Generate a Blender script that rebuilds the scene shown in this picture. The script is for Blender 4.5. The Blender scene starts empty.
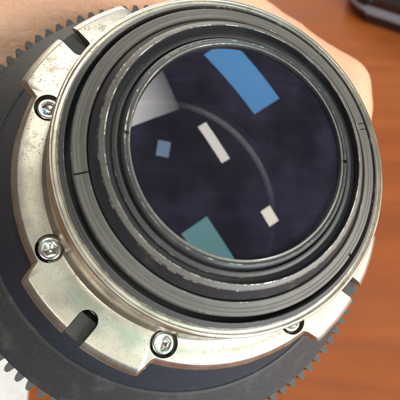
import bpy, bmesh, math, random
from mathutils import Vector, Matrix, noise
random.seed(4)
sc = bpy.context.scene
col = sc.collection
MM = 0.001

# ------------------------------------------------------------------ camera
CAM_H = 0.285
CAM = Matrix.Translation((0, 0, CAM_H)) @ Matrix.Rotation(math.radians(30), 4, 'X')
cd = bpy.data.cameras.new('camera')
cam = bpy.data.objects.new('camera', cd)
col.objects.link(cam)
cam.matrix_world = CAM
cd.sensor_width = 36.0
cd.lens = 45.0
cd.clip_start = 0.002
cd.clip_end = 50
cd.dof.use_dof = True
cd.dof.focus_distance = 0.083
cd.dof.aperture_fstop = 46
sc.camera = cam

# ------------------------------------------------------------------ world (dim room light)
w = bpy.data.worlds.new('World')
sc.world = w
w.use_nodes = True
bg = w.node_tree.nodes['Background']
bg.inputs[0].default_value = (1.0, 0.94, 0.86, 1)
bg.inputs[1].default_value = 0.20
sc.view_settings.view_transform = 'Standard'
sc.view_settings.look = 'None'
sc.view_settings.gamma = 1
sc.view_settings.exposure = -0.25

# pose of the lens: axis tipped towards the upper right of the camera
LENS = CAM @ (Matrix.Translation((4.668 * MM, 6.596 * MM, -77.40 * MM)) @
              Matrix.Rotation(math.hypot(-0.20397, 0.27827), 4, Vector((-0.20397, 0.27827, 0)).normalized()))

# ------------------------------------------------------------------ room lamps (ceiling panels and windows) and added effect lamps
def lamp(name, direction, dist, su, sv, uaxis, radiance, color, aim=None, spread=None):
    d = Vector(direction).normalized()
    pos = LENS.translation + d * dist
    u = Vector(uaxis); zz = Vector(aim).normalized() if aim else d
    u = (u - zz * u.dot(zz)).normalized()
    z = Vector(aim).normalized() if aim else d   # light shines along its -Z, back to the lens
    v = z.cross(u)
    m = Matrix((u, v, z)).transposed().to_4x4()
    m.translation = pos
    L = bpy.data.lights.new(name, 'AREA')
    L.shape = 'RECTANGLE'
    L.size = su * dist; L.size_y = sv * dist
    L.color = color
    if spread: L.spread = spread
    L.energy = radiance * math.pi * (su * dist) * (sv * dist)
    o = bpy.data.objects.new(name, L)
    col.objects.link(o)
    o.matrix_world = m
    return o
lamp('blue_window_lamp', (0.520, 0.347, 0.780), 1.69, 0.298, 0.135, (0.705, -0.684, -0.189), 11, (0.17, 0.55, 1.0))
lamp('ceiling_strip_lamp', (0.469, 0.051, 0.882), 1.7, 0.172, 0.040, (0.591, -0.759, -0.271), 19, (1.0, 0.93, 0.76))
lamp('pale_skylight_lamp', (0.286, -0.008, 0.958), 1.7, 0.065, 0.051, (-0.059, -0.998, 0.009), 7, (0.55, 0.78, 1.0))
lamp('ceiling_spot_lamp', (0.678, -0.187, 0.711), 1.7, 0.069, 0.047, (0.44, -0.672, -0.596), 22, (1.0, 0.91, 0.70))
lamp('teal_reflection_lamp', (0.482, -0.373, 0.793), 1.69, 0.249, 0.126, (0.478, -0.646, -0.595), 6.4, (0.45, 1.0, 0.93))  # added lamp, no real window: puts the teal reflection in the glass
lamp('crescent_reflection_lamp', (0.145, 0.207, 0.96), 1.9, 0.30, 0.26, (0.845, 0.459, -0.27), 0.75, (1.0, 0.94, 0.84), (0.05, 0.12, 0.99), 0.62)  # added lamp: its reflection stands in for the pale crescent in the glass
lamp('flange_highlight_lamp', (0.64, -0.58, 0.50), 1.7, 0.42, 0.22, (0.67, 0.74, 0.0), 20, (1.0, 0.95, 0.86))  # added lamp, kept out of the glass reflections: overexposes the lower flange
lamp('inner_rim_fill_lamp', (-0.10, -0.62, 0.75), 1.8, 0.24, 0.24, (1, 0, 0), 13, (1.0, 0.93, 0.84))  # added lamp: shines through the glass to brighten the inner element rim
lamp('side_window_lamp', (0.93, -0.36, 0.10), 1.6, 0.30, 0.8, (0, 0, 1), 16.0, (1.0, 0.96, 0.90))
lamp('skin_fill_lamp', (-0.15, 0.93, 0.40), 2.0, 0.9, 0.4, (1, 0, 0), 8.5, (1.0, 0.93, 0.82))  # added fill lamp, no real window: brightens the skin of the hand
lamp('front_window_lamp', (0.50, -0.86, 0.06), 1.8, 0.7, 0.30, (1, 0.5, 0), 12.0, (0.70, 0.85, 1.0))

# ------------------------------------------------------------------ helpers
def tag(o, label=None, cat=None, group=None, kind=None):
    if label: o['label'] = label
    if cat: o['category'] = cat
    if group: o['group'] = group
    if kind: o['kind'] = kind
    return o
def link(name, me, mat, parent=None, angle=32):
    if mat: me.materials.append(mat)
    o = bpy.data.objects.new(name, me)
    col.objects.link(o)
    if parent: o.parent = parent
    for p in me.polygons: p.use_smooth = True
    me.set_sharp_from_angle(angle=math.radians(angle))
    return o
def empty(name, mw):
    o = bpy.data.objects.new(name, None)
    o.empty_display_size = 0.02
    col.objects.link(o)
    o.matrix_world = mw
    return o
def rounded(prof, rad):
    """replace each inner corner of an open (r, z) profile by a small arc"""
    out = [prof[0]]
    for a, b, c in zip(prof, prof[1:], prof[2:]):
        A, B, C_ = Vector(a), Vector(b), Vector(c)
        la, lc = (A - B).length, (C_ - B).length
        if la < 1e-6 or lc < 1e-6: continue
        k = min(rad, la * .42, lc * .42)
        p, q = B + (A - B) / la * k, B + (C_ - B) / lc * k
        for t in (0, .33, .67, 1):
            out.append(tuple(p * (1 - t) ** 2 + B * 2 * t * (1 - t) + q * t * t))
    out.append(prof[-1])
    return out
def lathe(name, prof, mat, parent, n=256, rad=0.12, closed=False, rfun=None):
    """surface of revolution about z; prof in mm"""
    if rad: prof = rounded(prof, rad)
    me = bpy.data.meshes.new(name)
    vs, fs = [], []
    m = len(prof)
    for i in range(n):
        a = 2 * math.pi * i / n
        for j, (r, z) in enumerate(prof):
            if rfun: r, z = rfun(a, j, r, z)
            vs.append((r * math.cos(a) * MM, r * math.sin(a) * MM, z * MM))
    for i in range(n):
        i2 = (i + 1) % n
        for j in range(m if closed else m - 1):
            j2 = (j + 1) % m
            fs.append((i * m + j, i * m + j2, i2 * m + j2, i2 * m + j))
    me.from_pydata(vs, [], fs)
    bm = bmesh.new(); bm.from_mesh(me)
    bmesh.ops.recalc_face_normals(bm, faces=bm.faces)
    bm.to_mesh(me); bm.free()
    return link(name, me, mat, parent)

# ------------------------------------------------------------------ material helpers
class NT:
    def __init__(s, name):
        s.m = bpy.data.materials.new(name); s.m.use_nodes = True
        s.t = s.m.node_tree; s.n = s.t.nodes; s.l = s.t.links
        s.b = s.n['Principled BSDF']; s.out = s.n['Material Output']
    def node(s, typ, **kw):
        x = s.n.new(typ)
        for k, v in kw.items(): setattr(x, k, v)
        return x
    def set(s, sock, v):
        if isinstance(v, bpy.types.NodeSocket): s.l.new(v, sock)
        else: sock.default_value = v
    def math(s, op, a, b=0.0, c=None, clamp=False):
        x = s.node('ShaderNodeMath', operation=op, use_clamp=clamp)
        s.set(x.inputs[0], a); s.set(x.inputs[1], b)
        if c is not None: s.set(x.inputs[2], c)
        return x.outputs[0]
    def vmath(s, op, a, b=None):
        x = s.node('ShaderNodeVectorMath', operation=op)
        s.set(x.inputs[0], a)
        if b is not None: s.set(x.inputs[3 if op == 'SCALE' else 1], b)
        return x.outputs['Value'] if op in ('LENGTH', 'DOT_PRODUCT') else x.outputs[0]
    def noise(s, vec, scale, detail=3, rough=.55, dist=0):
        x = s.node('ShaderNodeTexNoise')
        s.l.new(vec, x.inputs['Vector'])
        x.inputs['Scale'].default_value = scale; x.inputs['Detail'].default_value = detail
        x.inputs['Roughness'].default_value = rough; x.inputs['Distortion'].default_value = dist
        return x.outputs[0]
    def voro(s, vec, scale, feature='F1', rnd=1.0):
        x = s.node('ShaderNodeTexVoronoi', feature=feature)
        s.l.new(vec, x.inputs['Vector']); x.inputs['Scale'].default_value = scale
        x.inputs['Randomness'].default_value = rnd
        return x.outputs['Distance']
    def ramp(s, v, lo, hi, a=0.0, b=1.0):
        x = s.node('ShaderNodeMapRange', interpolation_type='SMOOTHSTEP')
        s.set(x.inputs[0], v)
        for i, k in enumerate((lo, hi, a, b)): s.set(x.inputs[i + 1], k)
        return x.outputs[0]
    def mix(s, f, a, b):
        x = s.node('ShaderNodeMix', data_type='RGBA')
        s.set(x.inputs[0], f); s.set(x.inputs[6], a); s.set(x.inputs[7], b)
        return x.outputs[2]
    def bump(s, h, strength, dist):
        x = s.node('ShaderNodeBump')
        x.inputs['Strength'].default_value = strength; x.inputs['Distance'].default_value = dist
        s.l.new(h, x.inputs['Height']); s.l.new(x.outputs[0], s.b.inputs['Normal'])
    def coords(s):
        """position in mm, radius, angle, z in the lens's own frame"""
        tc = s.node('ShaderNodeTexCoord')
        mm = s.vmath('SCALE', tc.outputs['Object'], 1000.0)
        sp = s.node('ShaderNodeSeparateXYZ'); s.l.new(mm, sp.inputs[0])
        r = s.math('SQRT', s.math('ADD', s.math('MULTIPLY', sp.outputs[0], sp.outputs[0]), s.math('MULTIPLY', sp.outputs[1], sp.outputs[1])))
        ang = s.math('ARCTAN2', sp.outputs[1], sp.outputs[0])
        cm = s.node('ShaderNodeCombineXYZ')
        s.l.new(s.math('MULTIPLY', r, 6.0), cm.inputs[0]); s.l.new(s.math('MULTIPLY', ang, 2.0), cm.inputs[1]); s.l.new(s.math('MULTIPLY', sp.outputs[2], 6.0), cm.inputs[2])
        return mm, r, ang, sp.outputs[2], cm.outputs[0]
def rgb(*c): return (*c, 1)

def silver_material():
    s = NT('worn_nickel'); mm, r, ang, z, turned = s.coords()
    broad = s.noise(mm, .16, 4)
    fine = s.noise(turned, 1.0, 4, .6)
    pits = s.voro(mm, 1.9)
    pit = s.math('MULTIPLY', s.ramp(pits, .22, .10), s.ramp(s.noise(mm, .33, 3), .40, .60))
    spots = s.math('MULTIPLY', s.ramp(s.noise(mm, 2.6, 3, .65), .58, .70), s.ramp(s.noise(mm, .22, 2), .38, .58))
    dirt = s.math('MAXIMUM', s.math('MULTIPLY', pit, .75), s.math('MULTIPLY', spots, .55))
    base = s.mix(s.ramp(broad, .3, .7), rgb(.50, .465, .39), rgb(.63, .595, .51))
    base = s.mix(s.math('MULTIPLY', s.ramp(fine, .35, .7), .22), base, rgb(.48, .45, .38))
    smap = s.node('ShaderNodeMapping'); s.l.new(mm, smap.inputs[0]); smap.inputs['Rotation'].default_value = (0, 0, .7); smap.inputs['Scale'].default_value = (.25, 3.0, 1)
    scr = s.math('MULTIPLY', s.ramp(s.noise(smap.outputs[0], .9, 3, .6, .4), .62, .72), s.ramp(s.noise(mm, .3, 2), .45, .6))
    stain = s.ramp(s.noise(mm, .55, 5, .65), .50, .72)
    base = s.mix(s.math('MULTIPLY', stain, .6), base, rgb(.36, .32, .25))
    base = s.mix(s.math('MULTIPLY', scr, .4), base, rgb(.25, .22, .18))
    base = s.mix(dirt, base, rgb(.10, .085, .06))
    s.set(s.b.inputs['Base Color'], base); s.b.inputs['Metallic'].default_value = 1
    rough = s.math('ADD', s.ramp(broad, .3, .75, .29, .38), s.math('MULTIPLY', fine, .08))
    rough = s.math('ADD', rough, s.math('ADD', s.math('MULTIPLY', dirt, .3), s.math('MULTIPLY', stain, .10)))
    s.set(s.b.inputs['Roughness'], rough)
    h = s.math('SUBTRACT', s.math('ADD', s.math('MULTIPLY', fine, .35), s.math('MULTIPLY', s.noise(mm, 5.0, 3), .45)), s.math('MULTIPLY', dirt, .7))
    s.bump(h, .35, .00006)
    return s.m
def black_material(name, base=.035, rough=.42, tint=(1, 1, 1), edges=(), turned_amt=.3, band=None, dust=.25, wearcol=(.62, .60, .55), spec=.5, iso=False):
    """black anodised metal: turned grain, dust, bright worn edges at given radii"""
    s = NT(name); mm, r, ang, z, turned = s.coords()
    fine = s.noise(mm, 3.0, 4, .65) if iso else s.noise(turned, 1.2, 4, .6)
    broad = s.noise(mm, .25, 4)
    speck = s.ramp(s.noise(mm, 4.5, 2), .64, .76)
    c0 = rgb(*(base * t for t in tint)); c1 = rgb(*(base * 1.9 * t for t in tint))
    base_c = s.mix(s.math('MULTIPLY', s.ramp(fine, .3, .75), .7), c0, c1)
    base_c = s.mix(s.math('MULTIPLY', speck, dust), base_c, rgb(.30, .29, .26))
    base_c = s.mix(s.math('MULTIPLY', s.ramp(broad, .52, .75), dust * .7), base_c, rgb(.20, .19, .165))
    if band:
        b0, b1, bc, ba = band
        bm_ = s.math('MULTIPLY', s.ramp(r, b0 - .06, b0 + .06), s.ramp(r, b1 + .06, b1 - .06))
        bm_ = s.math('MULTIPLY', bm_, s.ramp(s.noise(mm, 2.4, 4, .7), .25, .7, ba * .6, ba))
        base_c = s.mix(bm_, base_c, rgb(*bc))
    wear = None
    for (r0, wd, th) in edges:
        along = s.math('ADD', s.math('MULTIPLY', s.noise(mm, .30 + .13 * (r0 % 1), 2, .6), .6), s.math('MULTIPLY', s.noise(mm, 1.9, 4, .7), .4))
        near = s.ramp(s.math('ABSOLUTE', s.math('SUBTRACT', r, r0)), wd, wd * .35)
        wv = s.math('MULTIPLY', near, s.ramp(along, th, th + .10))
        wear = wv if wear is None else s.math('MAXIMUM', wear, wv)
    rg = s.math('ADD', rough - .06, s.math('MULTIPLY', broad, .14))
    if wear is not None:
        base_c = s.mix(wear, base_c, rgb(*wearcol))
        s.set(s.b.inputs['Metallic'], wear)
        rg = s.math('SUBTRACT', rg, s.math('MULTIPLY', wear, .12))
    s.b.inputs['Specular IOR Level'].default_value = spec
    s.set(s.b.inputs['Base Color'], base_c); s.set(s.b.inputs['Roughness'], rg)
    h = s.math('ADD', s.math('MULTIPLY', fine, turned_amt), s.math('MULTIPLY', s.noise(mm, 6.0, 3), .3))
    s.bump(h, .35, .00008)
    return s.m
def glass_material(name, refl_tint, ior, veil, veil_amt):
    s = NT(name); mm, r, ang, z, turned = s.coords()
    s.n.remove(s.b)
    fr = s.node('ShaderNodeFresnel'); fr.inputs['IOR'].default_value = ior
    gl = s.node('ShaderNodeBsdfGlossy'); gl.inputs['Roughness'].default_value = .012; gl.inputs['Color'].default_value = rgb(*refl_tint)
    tr = s.node('ShaderNodeBsdfTransparent'); tr.inputs['Color'].default_value = rgb(.86, .86, .93)
    df = s.node('ShaderNodeBsdfDiffuse'); df.inputs['Color'].default_value = rgb(*veil)
    # a thin film of dust and wiping marks
    st = s.node('ShaderNodeMapping'); s.l.new(mm, st.inputs[0]); st.inputs['Rotation'].default_value = (0, 0, .9); st.inputs['Scale'].default_value = (.06, .9, 1)
    smear = s.ramp(s.noise(st.outputs[0], .5, 4, .6, .6), .45, .8)
    blot = s.ramp(s.noise(mm, .12, 3), .35, .75)
    dustp = s.math('MULTIPLY', s.ramp(s.voro(mm, 1.1), .09, .04), s.ramp(s.noise(mm, .8, 1), .55, .65))
    amt = s.math('ADD', s.math('MULTIPLY', s.math('ADD', s.math('MULTIPLY', smear, .3), s.math('ADD', blot, .5)), veil_amt), s.math('MULTIPLY', dustp, veil_amt * 3))
    m1 = s.node('ShaderNodeMixShader'); s.set(m1.inputs[0], amt); s.l.new(tr.outputs[0], m1.inputs[1]); s.l.new(df.outputs[0], m1.inputs[2])
    m2 = s.node('ShaderNodeMixShader'); s.l.new(fr.outputs[0], m2.inputs[0]); s.l.new(m1.outputs[0], m2.inputs[1]); s.l.new(gl.outputs[0], m2.inputs[2])
    s.l.new(m2.outputs[0], s.out.inputs['Surface'])
    return s.m
def skin_material():
    s = NT('skin')
    tc = s.node('ShaderNodeTexCoord'); mm = s.vmath('SCALE', tc.outputs['Object'], 1000.0)
    mp = s.node('ShaderNodeMapping'); s.l.new(mm, mp.inputs[0]); mp.inputs['Rotation'].default_value = (0, 0, .5); mp.inputs['Scale'].default_value = (.8, 1.1, 1)
    broad = s.noise(mm, .05, 4)
    blot = s.noise(mm, .18, 3)
    crease = s.voro(mp.outputs[0], .55, 'DISTANCE_TO_EDGE', 1)
    fold = s.noise(mp.outputs[0], .28, 4, .6, 1.2)
    cr = s.ramp(crease, .0, .30)
    c = s.mix(s.ramp(broad, .35, .65), rgb(.74, .41, .255), rgb(.82, .48, .305))
    c = s.mix(s.math('MULTIPLY', s.ramp(blot, .5, .75), .5), c, rgb(.76, .38, .25))
    c = s.mix(s.math('MULTIPLY', s.ramp(cr, .7, 0), .08), c, rgb(.50, .24, .15))
    s.set(s.b.inputs['Base Color'], c)
    s.b.inputs['Roughness'].default_value = .48
    s.b.inputs['Subsurface Weight'].default_value = .18
    s.b.inputs['Subsurface Radius'].default_value = (1.0, .35, .2)
    s.b.inputs['Subsurface Scale'].default_value = .003
    def ridge(scale, rot, sx, sy, wid):
        q = s.node('ShaderNodeMapping'); s.l.new(mm, q.inputs[0]); q.inputs['Rotation'].default_value = (.3, .2, rot); q.inputs['Scale'].default_value = (sx, sy, .6)
        n_ = s.noise(q.outputs[0], scale, 3, .55, .9)
        return s.ramp(s.math('ABSOLUTE', s.math('SUBTRACT', n_, .5)), 0, wid)
    rd = s.math('ADD', s.math('MULTIPLY', ridge(.16, .9, .7, 1.1, .035), .7), s.math('ADD', s.math('MULTIPLY', ridge(.32, -.4, .75, 1.1, .05), .5), s.math('MULTIPLY', ridge(.7, 1.9, .8, 1.1, .07), .35)))
    c = s.mix(s.ramp(rd, 1.4, .5, 0, .16), c, rgb(.66, .30, .20))
    s.set(s.b.inputs['Base Color'], c)
    h = s.math('ADD', s.math('MULTIPLY', rd, .55), s.math('ADD', s.math('MULTIPLY', fold, 1.0), s.math('MULTIPLY', s.noise(mm, 1.3, 3), .3)))
    s.bump(h, .5, .0006)
    return s.m
def wood_material():
    s = NT('polished_wood')
    tc = s.node('ShaderNodeTexCoord')
    mp = s.node('ShaderNodeMapping'); s.l.new(tc.outputs['Object'], mp.inputs[0]); mp.inputs['Rotation'].default_value = (0, 0, 1.25); mp.inputs['Scale'].default_value = (3, 26, 1)
    g = s.noise(mp.outputs[0], 2.2, 6, .6, .8)
    mp2 = s.node('ShaderNodeMapping'); s.l.new(tc.outputs['Object'], mp2.inputs[0]); mp2.inputs['Rotation'].default_value = (0, 0, 1.25); mp2.inputs['Scale'].default_value = (14, 420, 1)
    fib = s.noise(mp2.outputs[0], 1.5, 4, .6, .2)
    patch = s.noise(tc.outputs['Object'], 9, 3)
    c = s.mix(s.ramp(g, .3, .72), rgb(.235, .058, .011), rgb(.31, .080, .016))
    c = s.mix(s.math('MULTIPLY', s.ramp(fib, .5, .72), .3), c, rgb(.22, .055, .010))
    c = s.mix(s.math('MULTIPLY', s.ramp(patch, .45, .7), .3), c, rgb(.36, .105, .025))
    s.set(s.b.inputs['Base Color'], c)
    s.set(s.b.inputs['Roughness'], s.ramp(g, .3, .7, .42, .52))
    s.b.inputs['Specular IOR Level'].default_value = .22
    s.bump(fib, .15, .0003)
    return s.m
def plain(name, c, rough, metal=0, bump=0, coat=0, scale=900):
    s = NT(name)
    tc = s.node('ShaderNodeTexCoord')
    nz = s.noise(tc.outputs['Object'], scale, 3)
    s.set(s.b.inputs['Base Color'], s.mix(s.ramp(nz, .3, .7), rgb(*(x * .88 for x in c)), rgb(*(min(1, x * 1.1) for x in c))))
    s.set(s.b.inputs['Roughness'], s.ramp(nz, .2, .8, rough * .85, rough * 1.15))
    s.b.inputs['Metallic'].default_value = metal; s.b.inputs['Coat Weight'].default_value = coat
    if bump: s.bump(nz, .4, bump)
    return s.m

M_silver = silver_material()
M_dring = black_material('lock_ring_black', .060, .45, edges=((25.74, .10, .465), (24.9, .07, .55)))
M_outer = black_material('outer_ring_grey', .082, .50, (1.0, .95, .84), edges=((23.92, .08, .54), (22.02, .06, .56)), turned_amt=.8)
M_collar = black_material('collar_black', .020, .38, (.92, .97, 1.08), edges=((20.50, .12, .52), (19.65, .09, .48)), turned_amt=.5, band=(19.62, 20.40, (.19, .175, .145), .7))
M_inner = black_material('inner_ring_black', .028, .42, edges=((18.6, .07, .54),))
M_bezel = black_material('bezel_black', .034, .32, edges=((16.92, .12, .50), (16.32, .08, .48)), wearcol=(.36, .35, .31), band=(16.25, 16.6, (.22, .21, .18), .8))
M_barrel = black_material('barrel_black', .034, .50, (.74, .95, 1.28), turned_amt=.12, dust=.06, spec=.18, iso=True)
M_gear = black_material('gear_black', .027, .50, (.97, 1.0, 1.03), turned_amt=.6, dust=.25, iso=True, spec=.35)
M_flat = black_material('baffle_black', .012, .6, dust=.05)
M_block = black_material('key_block_black', .03, .5, dust=.5)
M_glass = glass_material('coated_glass', (.90, .92, 1.0), 1.5, (.24, .22, .40), .045)
M_screw = plain('screw_steel', (.66, .64, .60), .22, 1, .00003)
M_iring = plain('inner_ring_metal', (.88, .84, .82), .5, 0)
M_core = plain('deep_element', (.004, .004, .006), .6)
M_skin = skin_material()
M_wood = wood_material()
M_dev = plain('device_gloss_black', (.012, .009, .009), .12, 0, 0, .6)
M_devedge = plain('device_edge_grey', (.30, .34, .40), .35, .3)
M_paper = plain('white_paper', (.80, .81, .80), .7)

# ------------------------------------------------------------------ table
def cam_ray(px, py):
    d = Vector(((px - 200) / 500, -(py - 200) / 500, -1))
    return CAM.to_3x3() @ d
def on_table(px, py, z=0):
    d = cam_ray(px, py); o = CAM.translation
    return o + d * ((z - o.z) / d.z)
bm = bmesh.new()
bmesh.ops.create_cube(bm, size=1, matrix=Matrix.Translation((0.1, .35, -.02)) @ Matrix.Diagonal((2.4, 1.8, .04, 1)))
bmesh.ops.bevel(bm, geom=bm.edges[:], offset=.003, segments=2, affect='EDGES')
me = bpy.data.meshes.new('table'); bm.to_mesh(me); bm.free()
tag(link('table', me, M_wood), kind='structure')

# ------------------------------------------------------------------ the lens
lens = empty('cinema_lens', LENS)
tag(lens, 'black cinema lens held rear end up, with a worn silver four-lug mount', 'lens')

ZF = -12.0
LUGS = [math.radians(d) for d in (-130.3, -36.4, 49.7, 135.0)]
LUG0 = LUGS[0]
def lugness(a):
    u = min(abs((a - c + math.pi) % (2 * math.pi) - math.pi) for c in LUGS)
    t = (math.degrees(u) - 19.0) / (22.4 - 19.0)
    t = min(1, max(0, t))
    return 1 - t * t * (3 - 2 * t)
fl = [(25.1, -17.0), (25.1, 0.05), (25.30, .30), (25.85, .38), (26.0, .10), (26.40, .05), (26.50, .34), (26.62, .44), (26.80, .42), (26.98, .28), (27.08, 0.0),
      (27.10, -2.6), (27.22, -2.9), (27.30, -8.6), (27.42, -10.6), (27.7, -11.45), (28.1, -11.88), (28.6, ZF), (30.0, ZF)]
nfix = len(fl)
fl += [(0, ZF), (.16, ZF - .04), (.32, ZF - .12), (.70, ZF - .42), (1.18, ZF - .82), (1.32, ZF - 1.02), (1.38, ZF - 1.3), (1.30, ZF - 1.75), (.9, ZF - 2.0)]
fl += [(30.6, ZF - 2.6), (30.0, -17.0)]
def flr(a, j, r, z):
    if nfix <= j < len(fl) - 2:
        L = lugness(a)
        return 31.75 + 2.4 * L + r * (.85 + .15 * L), ZF + (z - ZF) * (1 + .45 * (1 - L)) if z > ZF - 1.2 else z
    return r, z
flange = lathe('mount_flange', fl, None, lens, n=900, rad=0, closed=True, rfun=flr)
tag(flange, 'worn silver mount flange with four slotted lugs')
# cutters: eight screw counterbores, four slots open at the outer edge
def cutter_cyl(bm, x, y, z0, z1, r, n=40):
    bmesh.ops.create_cone(bm, cap_ends=True, segments=n, radius1=r * MM, radius2=r * MM, depth=(z1 - z0) * MM,
                          matrix=Matrix.Translation((x * MM, y * MM, (z0 + z1) / 2 * MM)))
def boolean(o, bmc):
    cm = bpy.data.meshes.new('cut'); bmesh.ops.recalc_face_normals(bmc, faces=bmc.faces); bmc.to_mesh(cm); bmc.free()
    co = bpy.data.objects.new('cut', cm); col.objects.link(co)
    co.matrix_world = LENS
    md = o.modifiers.new('b', 'BOOLEAN'); md.operation = 'DIFFERENCE'; md.solver = 'MANIFOLD'; md.object = co
    bpy.context.view_layer.update()
    dg = bpy.context.evaluated_depsgraph_get()
    nm = bpy.data.meshes.new_from_object(o.evaluated_get(dg))
    o.modifiers.clear(); old = o.data; o.data = nm
    bpy.data.objects.remove(co); bpy.data.meshes.remove(cm)
SCREW_A = [c + s * math.radians(23.8) for c in LUGS for s in (-1, 1)]
RS = 29.4
bmc = bmesh.new()
for a in SCREW_A: cutter_cyl(bmc, RS * math.cos(a), RS * math.sin(a), ZF - 2.8, ZF + 1, 2.32)
boolean(flange, bmc)
bmc = bmesh.new()
def slot(bm, a, w, r0, r1, z0, z1):
    pts = [(r0 + w - w * math.cos(t), w * math.sin(t)) for t in [math.pi / 2 - math.pi * k / 16 for k in range(17)]]
    pts = [(r1, w)] + pts + [(r1, -w)]
    ca, sa = math.cos(a), math.sin(a)
    lo = [bm.verts.new(((x * ca - y * sa) * MM, (x * sa + y * ca) * MM, z0 * MM)) for x, y in pts]
    hi = [bm.verts.new(((x * ca - y * sa) * MM, (x * sa + y * ca) * MM, z1 * MM)) for x, y in pts]
    bm.faces.new(lo); bm.faces.new(hi[::-1])
    for i in range(len(pts)):
        k = (i + 1) % len(pts)
        bm.faces.new((lo[i], hi[i], hi[k], lo[k]))
for k in range(4): slot(bmc, LUGS[k], 1.75, 30.0, 38, ZF - 4.2, ZF + 1)
boolean(flange, bmc)
flange.data.materials.clear(); flange.data.materials.append(M_silver)
for p in flange.data.polygons: p.use_smooth = True
flange.data.set_sharp_from_angle(angle=math.radians(28))
# a black key block in each slot
bm = bmesh.new()
bmesh.ops.create_cube(bm, size=1, matrix=Matrix.Diagonal((4.0 * MM, 3.3 * MM, 3.2 * MM, 1)))
bmesh.ops.bevel(bm, geom=bm.edges[:], offset=.15 * MM, segments=2, affect='EDGES')
mb = bpy.data.meshes.new('key_block'); bm.to_mesh(mb); bm.free()
for k in range(4):
    a = LUGS[k]
    if k == 0: o = link('key_block', mb, M_block, lens)
    else: o = bpy.data.objects.new('key_block', mb); col.objects.link(o); o.parent = lens
    o.location = (33.1 * math.cos(a) * MM, 33.1 * math.sin(a) * MM, (ZF - 3.5) * MM); o.rotation_euler = (0, 0, a)
# cap screws with hexagon sockets
def screw_mesh():
    n = 48; rings = []
    rings.append([(1.86, -2.2)] * n); rings.append([(1.86, -.22)] * n); rings.append([(1.80, -.07)] * n); rings.append([(1.66, 0)] * n); rings.append([(1.22, -.02)] * n)
    hexr = lambda i, R: R * math.cos(math.pi / 6) / math.cos(((2 * math.pi * i / n) % (math.pi / 3)) - math.pi / 6)
    rings.append([(hexr(i, 1.08), -.10) for i in range(n)])
    rings.append([(hexr(i, 1.0), -.8) for i in range(n)])
    rings.append([(.55, -.95)] * n)
    vs = [(r * math.cos(2 * math.pi * i / n) * MM, r * math.sin(2 * math.pi * i / n) * MM, z * MM) for ring in rings for i, (r, z) in enumerate(ring)]
    fs = [(j * n + i, j * n + (i + 1) % n, (j + 1) * n + (i + 1) % n, (j + 1) * n + i) for j in range(len(rings) - 1) for i in range(n)]
    vs.append((0, 0, -1.15 * MM)); c = len(vs) - 1; j = (len(rings) - 1) * n
    fs += [(j + i, j + (i + 1) % n, c) for i in range(n)]
    me = bpy.data.meshes.new('screw'); me.from_pydata(vs, [], fs); return me
sm = screw_mesh()
for k, a in enumerate(SCREW_A):
    if k == 0: o = link('screw', sm, M_screw, lens)
    else: o = bpy.data.objects.new('screw', sm); col.objects.link(o); o.parent = lens
    o.location = (RS * math.cos(a) * MM, RS * math.sin(a) * MM, (ZF - .45) * MM); o.rotation_euler = (0, 0, random.uniform(0, 1))

# stepped black rings inside the mount
def marks(o, spec): boolean(o, spec); o.data.set_sharp_from_angle(angle=math.radians(28))
o = lathe('lock_ring', [(24.85, -4), (24.87, 1.30), (24.95, 1.40), (25.55, .75), (25.72, .62), (25.80, .40), (25.80, .30)], M_dring, lens)
o = lathe('gap_floor', [(25.0, -1.6), (21.0, -1.6)], M_flat, lens, rad=0)
o = lathe('outer_ring', [(24.02, -1.5), (24.02, 1.9), (23.85, 2.18), (23.42, 2.30), (23.37, 2.27), (23.30, 2.27), (23.26, 2.33), (22.86, 2.43), (22.82, 2.39), (22.76, 2.40), (22.72, 2.46), (22.2, 2.68), (21.98, 2.72), (21.86, 2.5), (21.86, -1.5)], M_outer, lens, rad=.06, closed=True)
def wedge_box(bm, deg, r0, r1, wd, z0, z1):
    a = math.radians(deg)
    m = Matrix.Rotation(a, 4, 'Z') @ Matrix.Translation(((r0 + r1) / 2 * MM, 0, (z0 + z1) / 2 * MM)) @ Matrix.Diagonal(((r1 - r0) * MM, wd * MM, (z1 - z0) * MM, 1))
    bmesh.ops.create_cube(bm, size=1, matrix=m)
bmc = bmesh.new()
wedge_box(bmc, -169.6, 21.0, 25.0, .28, 1.2, 4); wedge_box(bmc, 13.4, 22.6, 25, .25, 1.7, 4); wedge_box(bmc, 15.8, 22.6, 25, .25, 1.7, 4)
wedge_box(bmc, -40.2, 23.5, 25, .5, 1.4, 4)
marks(o, bmc)
o = lathe('collar', [(21.72, -1), (21.70, 2.55), (21.45, 2.9), (20.95, 3.6), (20.62, 4.12), (20.50, 4.32), (20.25, 4.50), (19.72, 4.78), (19.60, 4.80), (19.52, 4.65), (19.48, 2.6)], M_collar, lens, rad=.05)
o = lathe('groove_floor', [(19.6, 3.5), (18.5, 3.5)], M_flat, lens, rad=0)
o = lathe('inner_ring', [(18.72, 2.6), (18.70, 3.9), (18.58, 4.1), (18.1, 4.28), (17.85, 4.25), (17.75, 3.5), (17.5, 3.45)], M_inner, lens, rad=.06)
o = lathe('retaining_ring', [(17.5, 3.3), (17.48, 4.6), (17.35, 4.9), (17.05, 5.12), (16.8, 5.14), (16.72, 5.02), (16.62, 4.98), (16.45, 5.16), (16.30, 5.20), (16.22, 5.1), (16.2, 4.3), (16.2, 3.3)], M_bezel, lens, rad=.05, closed=True)
bmc = bmesh.new(); wedge_box(bmc, -4.0, 16.4, 17.3, .55, 4.5, 5.6)
wedge_box(bmc, 176.0, 16.4, 17.3, .55, 4.5, 5.6)
boolean(o, bmc)
o.data.set_sharp_from_angle(angle=math.radians(28))
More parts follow.
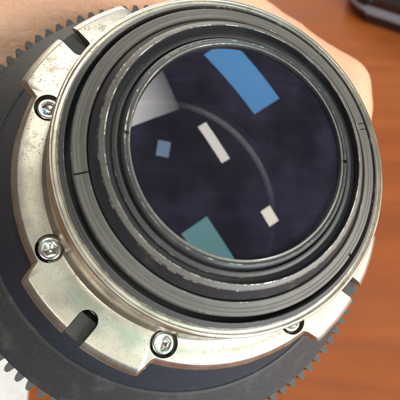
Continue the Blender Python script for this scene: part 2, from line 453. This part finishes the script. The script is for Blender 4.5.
# glass and what lies behind it
RC, ZA = 140.0, 5.45
prof = [(16.32 * k / 40 if k else .01, ZA - RC + math.sqrt(RC * RC - (16.32 * k / 40) ** 2)) for k in range(41)]
o = lathe('rear_glass_element', prof, M_glass, lens, n=192, rad=0, closed=False)
tag(o, 'dark coated convex rear glass with lamp reflections')
lathe('inner_baffle', [(16.4, 4.3), (16.5, 3.0), (19, -4), (24, -16), (30, -40), (30, -46)], M_flat, lens, n=128, rad=.2)
lathe('inner_element_rim', [(28.3, -46.2), (28.1, -44.9), (27.5, -44.5), (27.2, -45.3), (27.15, -46.4)], M_iring, lens, n=160, rad=.05)
prof = [(30.0 * k / 24 if k else .01, -50 + 4.2 * (k / 24) ** 2) for k in range(25)]
lathe('inner_glass_element', prof, M_core, lens, n=128, rad=0)

# barrel and focus gear
lathe('barrel', [(29.8, -16.6), (31.6, -15.7), (32.2, -16.1), (33.2, -18.0), (34.8, -21), (36.8, -25.4), (38.0, -28.2), (38.6, -29.4), (38.7, -31)], M_barrel, lens, n=256, rad=.4)
gear = lathe('focus_gear_ring', [(38.5, -29.7), (38.9, -29.5), (39.4, -29.7), (45.6, -34.6), (46.4, -35.2), (46.5, -36), (46.5, -40.6), (46.0, -41.2), (43.0, -41.4)], M_gear, lens, n=333, rad=.2)
NT_TEETH = 111
def tooth_mesh():
    bm = bmesh.new()
    r0, r1 = 46.3, 47.95
    lv = []
    for z in (-35.45, -40.6):
        lv.append([bm.verts.new((x * MM, y * MM, z * MM)) for x, y in ((r0, -.86), (r0 + 1.0, -.68), (r1 - .2, -.46), (r1, -.28), (r1, .28), (r1 - .2, .46), (r0 + 1.0, .68), (r0, .86))])
    a, b = lv
    bm.faces.new(a); bm.faces.new(b[::-1])
    for i in range(8):
        k = (i + 1) % 8
        bm.faces.new((a[i], b[i], b[k], a[k]))
    bmesh.ops.recalc_face_normals(bm, faces=bm.faces)
    me = bpy.data.meshes.new('tooth'); bm.to_mesh(me); bm.free(); return me
tm = tooth_mesh()
M_tooth = black_material('tooth_grey', .045, .5, turned_amt=.3, dust=.3, iso=True)
for k in range(NT_TEETH):
    if k == 0: o = link('tooth', tm, M_tooth, gear)
    else: o = bpy.data.objects.new('tooth', tm); col.objects.link(o); o.parent = gear
    o.rotation_euler = (0, 0, math.radians(.7) + 2 * math.pi * k / NT_TEETH)
lathe('front_barrel', [(43.2, -41.3), (43.4, -58), (43.0, -59), (43.0, -60), (43.6, -61), (43.6, -100), (42.4, -101), (42.4, -124)], M_barrel, lens, n=192, rad=.3)
lathe('front_rim', [(42.3, -123.8), (46.0, -124.5), (46.0, -134), (43.5, -135), (41, -134), (39, -126)], M_gear, lens, n=192, rad=.3)
lathe('front_glass_element', [(39.2, -127), (30, -129.5), (20, -131), (10, -131.8), (.01, -132)], M_core, lens, n=128, rad=0)

# ------------------------------------------------------------------ the hand gripping the barrel
def P(r, deg, z):
    a = math.radians(deg)
    return Vector((r * math.cos(a), r * math.sin(a), z))
def capsule(bm, a, ra, b, rb, n=20):
    d = b - a; L = d.length
    q = d.to_track_quat('Z', 'Y').to_matrix().to_4x4()
    vs = []
    rows = []
    m = 6
    for i in range(m + 1):
        t = -math.pi / 2 + math.pi / 2 * i / m
        rows.append((ra * math.cos(t), ra * math.sin(t)))
    for i in range(m + 1):
        t = math.pi / 2 * i / m
        rows.append((rb * math.cos(t), L + rb * math.sin(t)))
    grid = []
    for (r, z) in rows:
        r = max(r, .01)
        grid.append([bm.verts.new((Matrix.Translation(a) @ q @ Vector((r * math.cos(2 * math.pi * k / n), r * math.sin(2 * math.pi * k / n), z))) * MM) for k in range(n)])
    for g, h in zip(grid, grid[1:]):
        for k in range(n):
            bm.faces.new((g[k], g[(k + 1) % n], h[(k + 1) % n], h[k]))
    bm.faces.new(grid[0][::-1]); bm.faces.new(grid[-1])
bm = bmesh.new()
WR = P(165, 117, -88)
def chain(pts):
    for (a, ra), (b, rb) in zip(pts, pts[1:]): capsule(bm, a, ra, b, rb)
mcp = [(P(62, 74, -55.0), 11.8), (P(61, 82, -76), 11.8), (P(61, 84, -96), 11.2), (P(60, 88, -114), 10)]
pip = [(P(66.5, 35.5, -53.5), 10.3), (P(64, 40, -74), 10.2), (P(63, 42, -94), 9.8), (P(61, 48, -112), 8.8)]
dip = [(P(54.2, 10, -54.5), 8.8), (P(53.5, 10, -74), 9), (P(53, 14, -93), 8.6), (P(52.5, 22, -110), 7.8)]
tip = [(P(51.8, -9, -56), 7.4), (P(51.8, -12, -74), 7.8), (P(51.6, -8, -93), 7.4), (P(51, 2, -109), 6.8)]
for k in range(4):
    base = WR + Vector((0, 0, 14 - 11 * k))
    chain([(base, 17), (P(98, 107 + k, -62 - 17 * k), 14), mcp[k], pip[k], dip[k], tip[k]])
for k in range(3): chain([mcp[k], mcp[k + 1]]); chain([(P(98, 107 + k, -62 - 17 * k), 14), (P(98, 108 + k, -79 - 17 * k), 14)])
# thumb and the web between thumb and index finger
tmc, tm_, ti, tt = P(104, 138, -66), P(66, 152, -58), P(55, 184, -56), P(53.5, 205, -58)
chain([(WR, 20), (tmc, 18), (tm_, 12.5), (ti, 10), (tt, 8)])
web = [(P(58, 76, -55.5), 11.5), (P(58, 90, -57), 12), (P(58.5, 105, -57.5), 12.5), (P(59, 120, -57.5), 12.5), (P(60, 136, -58), 12.5), (P(64, 150, -58), 12.5)]
chain(web)
for q in (0, 1):
    rr = 76 + 18 * q
    chain([(P(rr, 80 + 9 * q, -60), 14), (P(rr, 98, -60), 14), (P(rr, 114, -60), 14.5), (P(rr, 130, -60.5), 14.5), (P(rr + 2, 142, -62), 14)])
chain([(P(112, 104, -68), 17), (P(112, 120, -66), 18), (P(112, 134, -66), 17)])
chain([(WR, 30), (P(230, 118, -96), 27), (P(330, 119, -104), 33)])
capsule(bm, WR + Vector((0, 0, 10)), 22, WR + Vector((0, 0, -22)), 22)
me = bpy.data.meshes.new('hand'); bm.to_mesh(me); bm.free()
hand = link('person_hand', me, M_skin)
hand.matrix_world = LENS
rm = hand.modifiers.new('r', 'REMESH'); rm.mode = 'VOXEL'; rm.voxel_size = .0013
smo = hand.modifiers.new('s', 'SMOOTH'); smo.factor = .5; smo.iterations = 16
bpy.context.view_layer.update()
nm = bpy.data.meshes.new_from_object(hand.evaluated_get(bpy.context.evaluated_depsgraph_get()))
hand.modifiers.clear(); hand.data = nm
for p in nm.polygons: p.use_smooth = True
# soft folds of the web
nrm = [v.normal.copy() for v in nm.vertices]
for v, vn in zip(nm.vertices, nrm):
    c = v.co / MM
    f = noise.fractal(Vector((c.x * .05, c.y * .12, c.z * .05)), 1.0, 2.0, 3)
    v.co += vn * f * .0006
hand.name = 'hand'
tag(hand, 'bare hand with fingers wrapped around the black lens barrel', 'hand')

# ------------------------------------------------------------------ things on the table
def rounded_slab(name, L, Wd, H, rc, mat, parent=None, bev=.002):
    bm = bmesh.new()
    pts = []
    for sx, sy, a0 in ((1, 1, 0), (-1, 1, 90), (-1, -1, 180), (1, -1, 270)):
        for k in range(9):
            a = math.radians(a0 + 90 * k / 8)
            pts.append((sx * (L / 2 - rc) + rc * math.cos(a), sy * (Wd / 2 - rc) + rc * math.sin(a)))
    lo = [bm.verts.new((x, y, 0)) for x, y in pts]; hi = [bm.verts.new((x, y, H)) for x, y in pts]
    bm.faces.new(lo[::-1]); bm.faces.new(hi)
    for i in range(len(pts)):
        k = (i + 1) % len(pts); bm.faces.new((lo[i], lo[k], hi[k], hi[i]))
    if bev: bmesh.ops.bevel(bm, geom=[e for e in bm.edges if abs(e.verts[0].co.z - e.verts[1].co.z) < 1e-9], offset=bev, segments=3, affect='EDGES')
    me = bpy.data.meshes.new(name); bm.to_mesh(me); bm.free()
    return link(name, me, mat, parent)
c0, c1 = on_table(352, 18), on_table(400, 34)
ax = math.atan2(c1.y - c0.y, c1.x - c0.x)
Ld, Wd = .16, .11
ctr = c0 + Vector((math.cos(ax), math.sin(ax), 0)) * (Ld / 2 - .012) + Vector((-math.sin(ax), math.cos(ax), 0)) * (Wd / 2)
dev = empty('black_device', Matrix.Translation((ctr.x, ctr.y, 0)) @ Matrix.Rotation(ax, 4, 'Z'))
tag(dev, 'glossy black device with a grey edge lying on the wooden table', 'device')
b = rounded_slab('body', Ld, Wd, .022, .022, M_dev, dev, .005); b.location.z = .0005
b = rounded_slab('edge_band', Ld + .002, Wd + .002, .007, .023, M_devedge, dev, .002); b.location.z = .009
c0 = on_table(36, 400)
pap = rounded_slab('paper_sheet', .148, .21, .0006, .002, M_paper, None, 0)
pap.matrix_world = Matrix.Translation((c0.x - .074, c0.y - .06, .0004)) @ Matrix.Rotation(.08, 4, 'Z')
tag(pap, 'white paper sheet lying flat on the wooden table', 'paper')
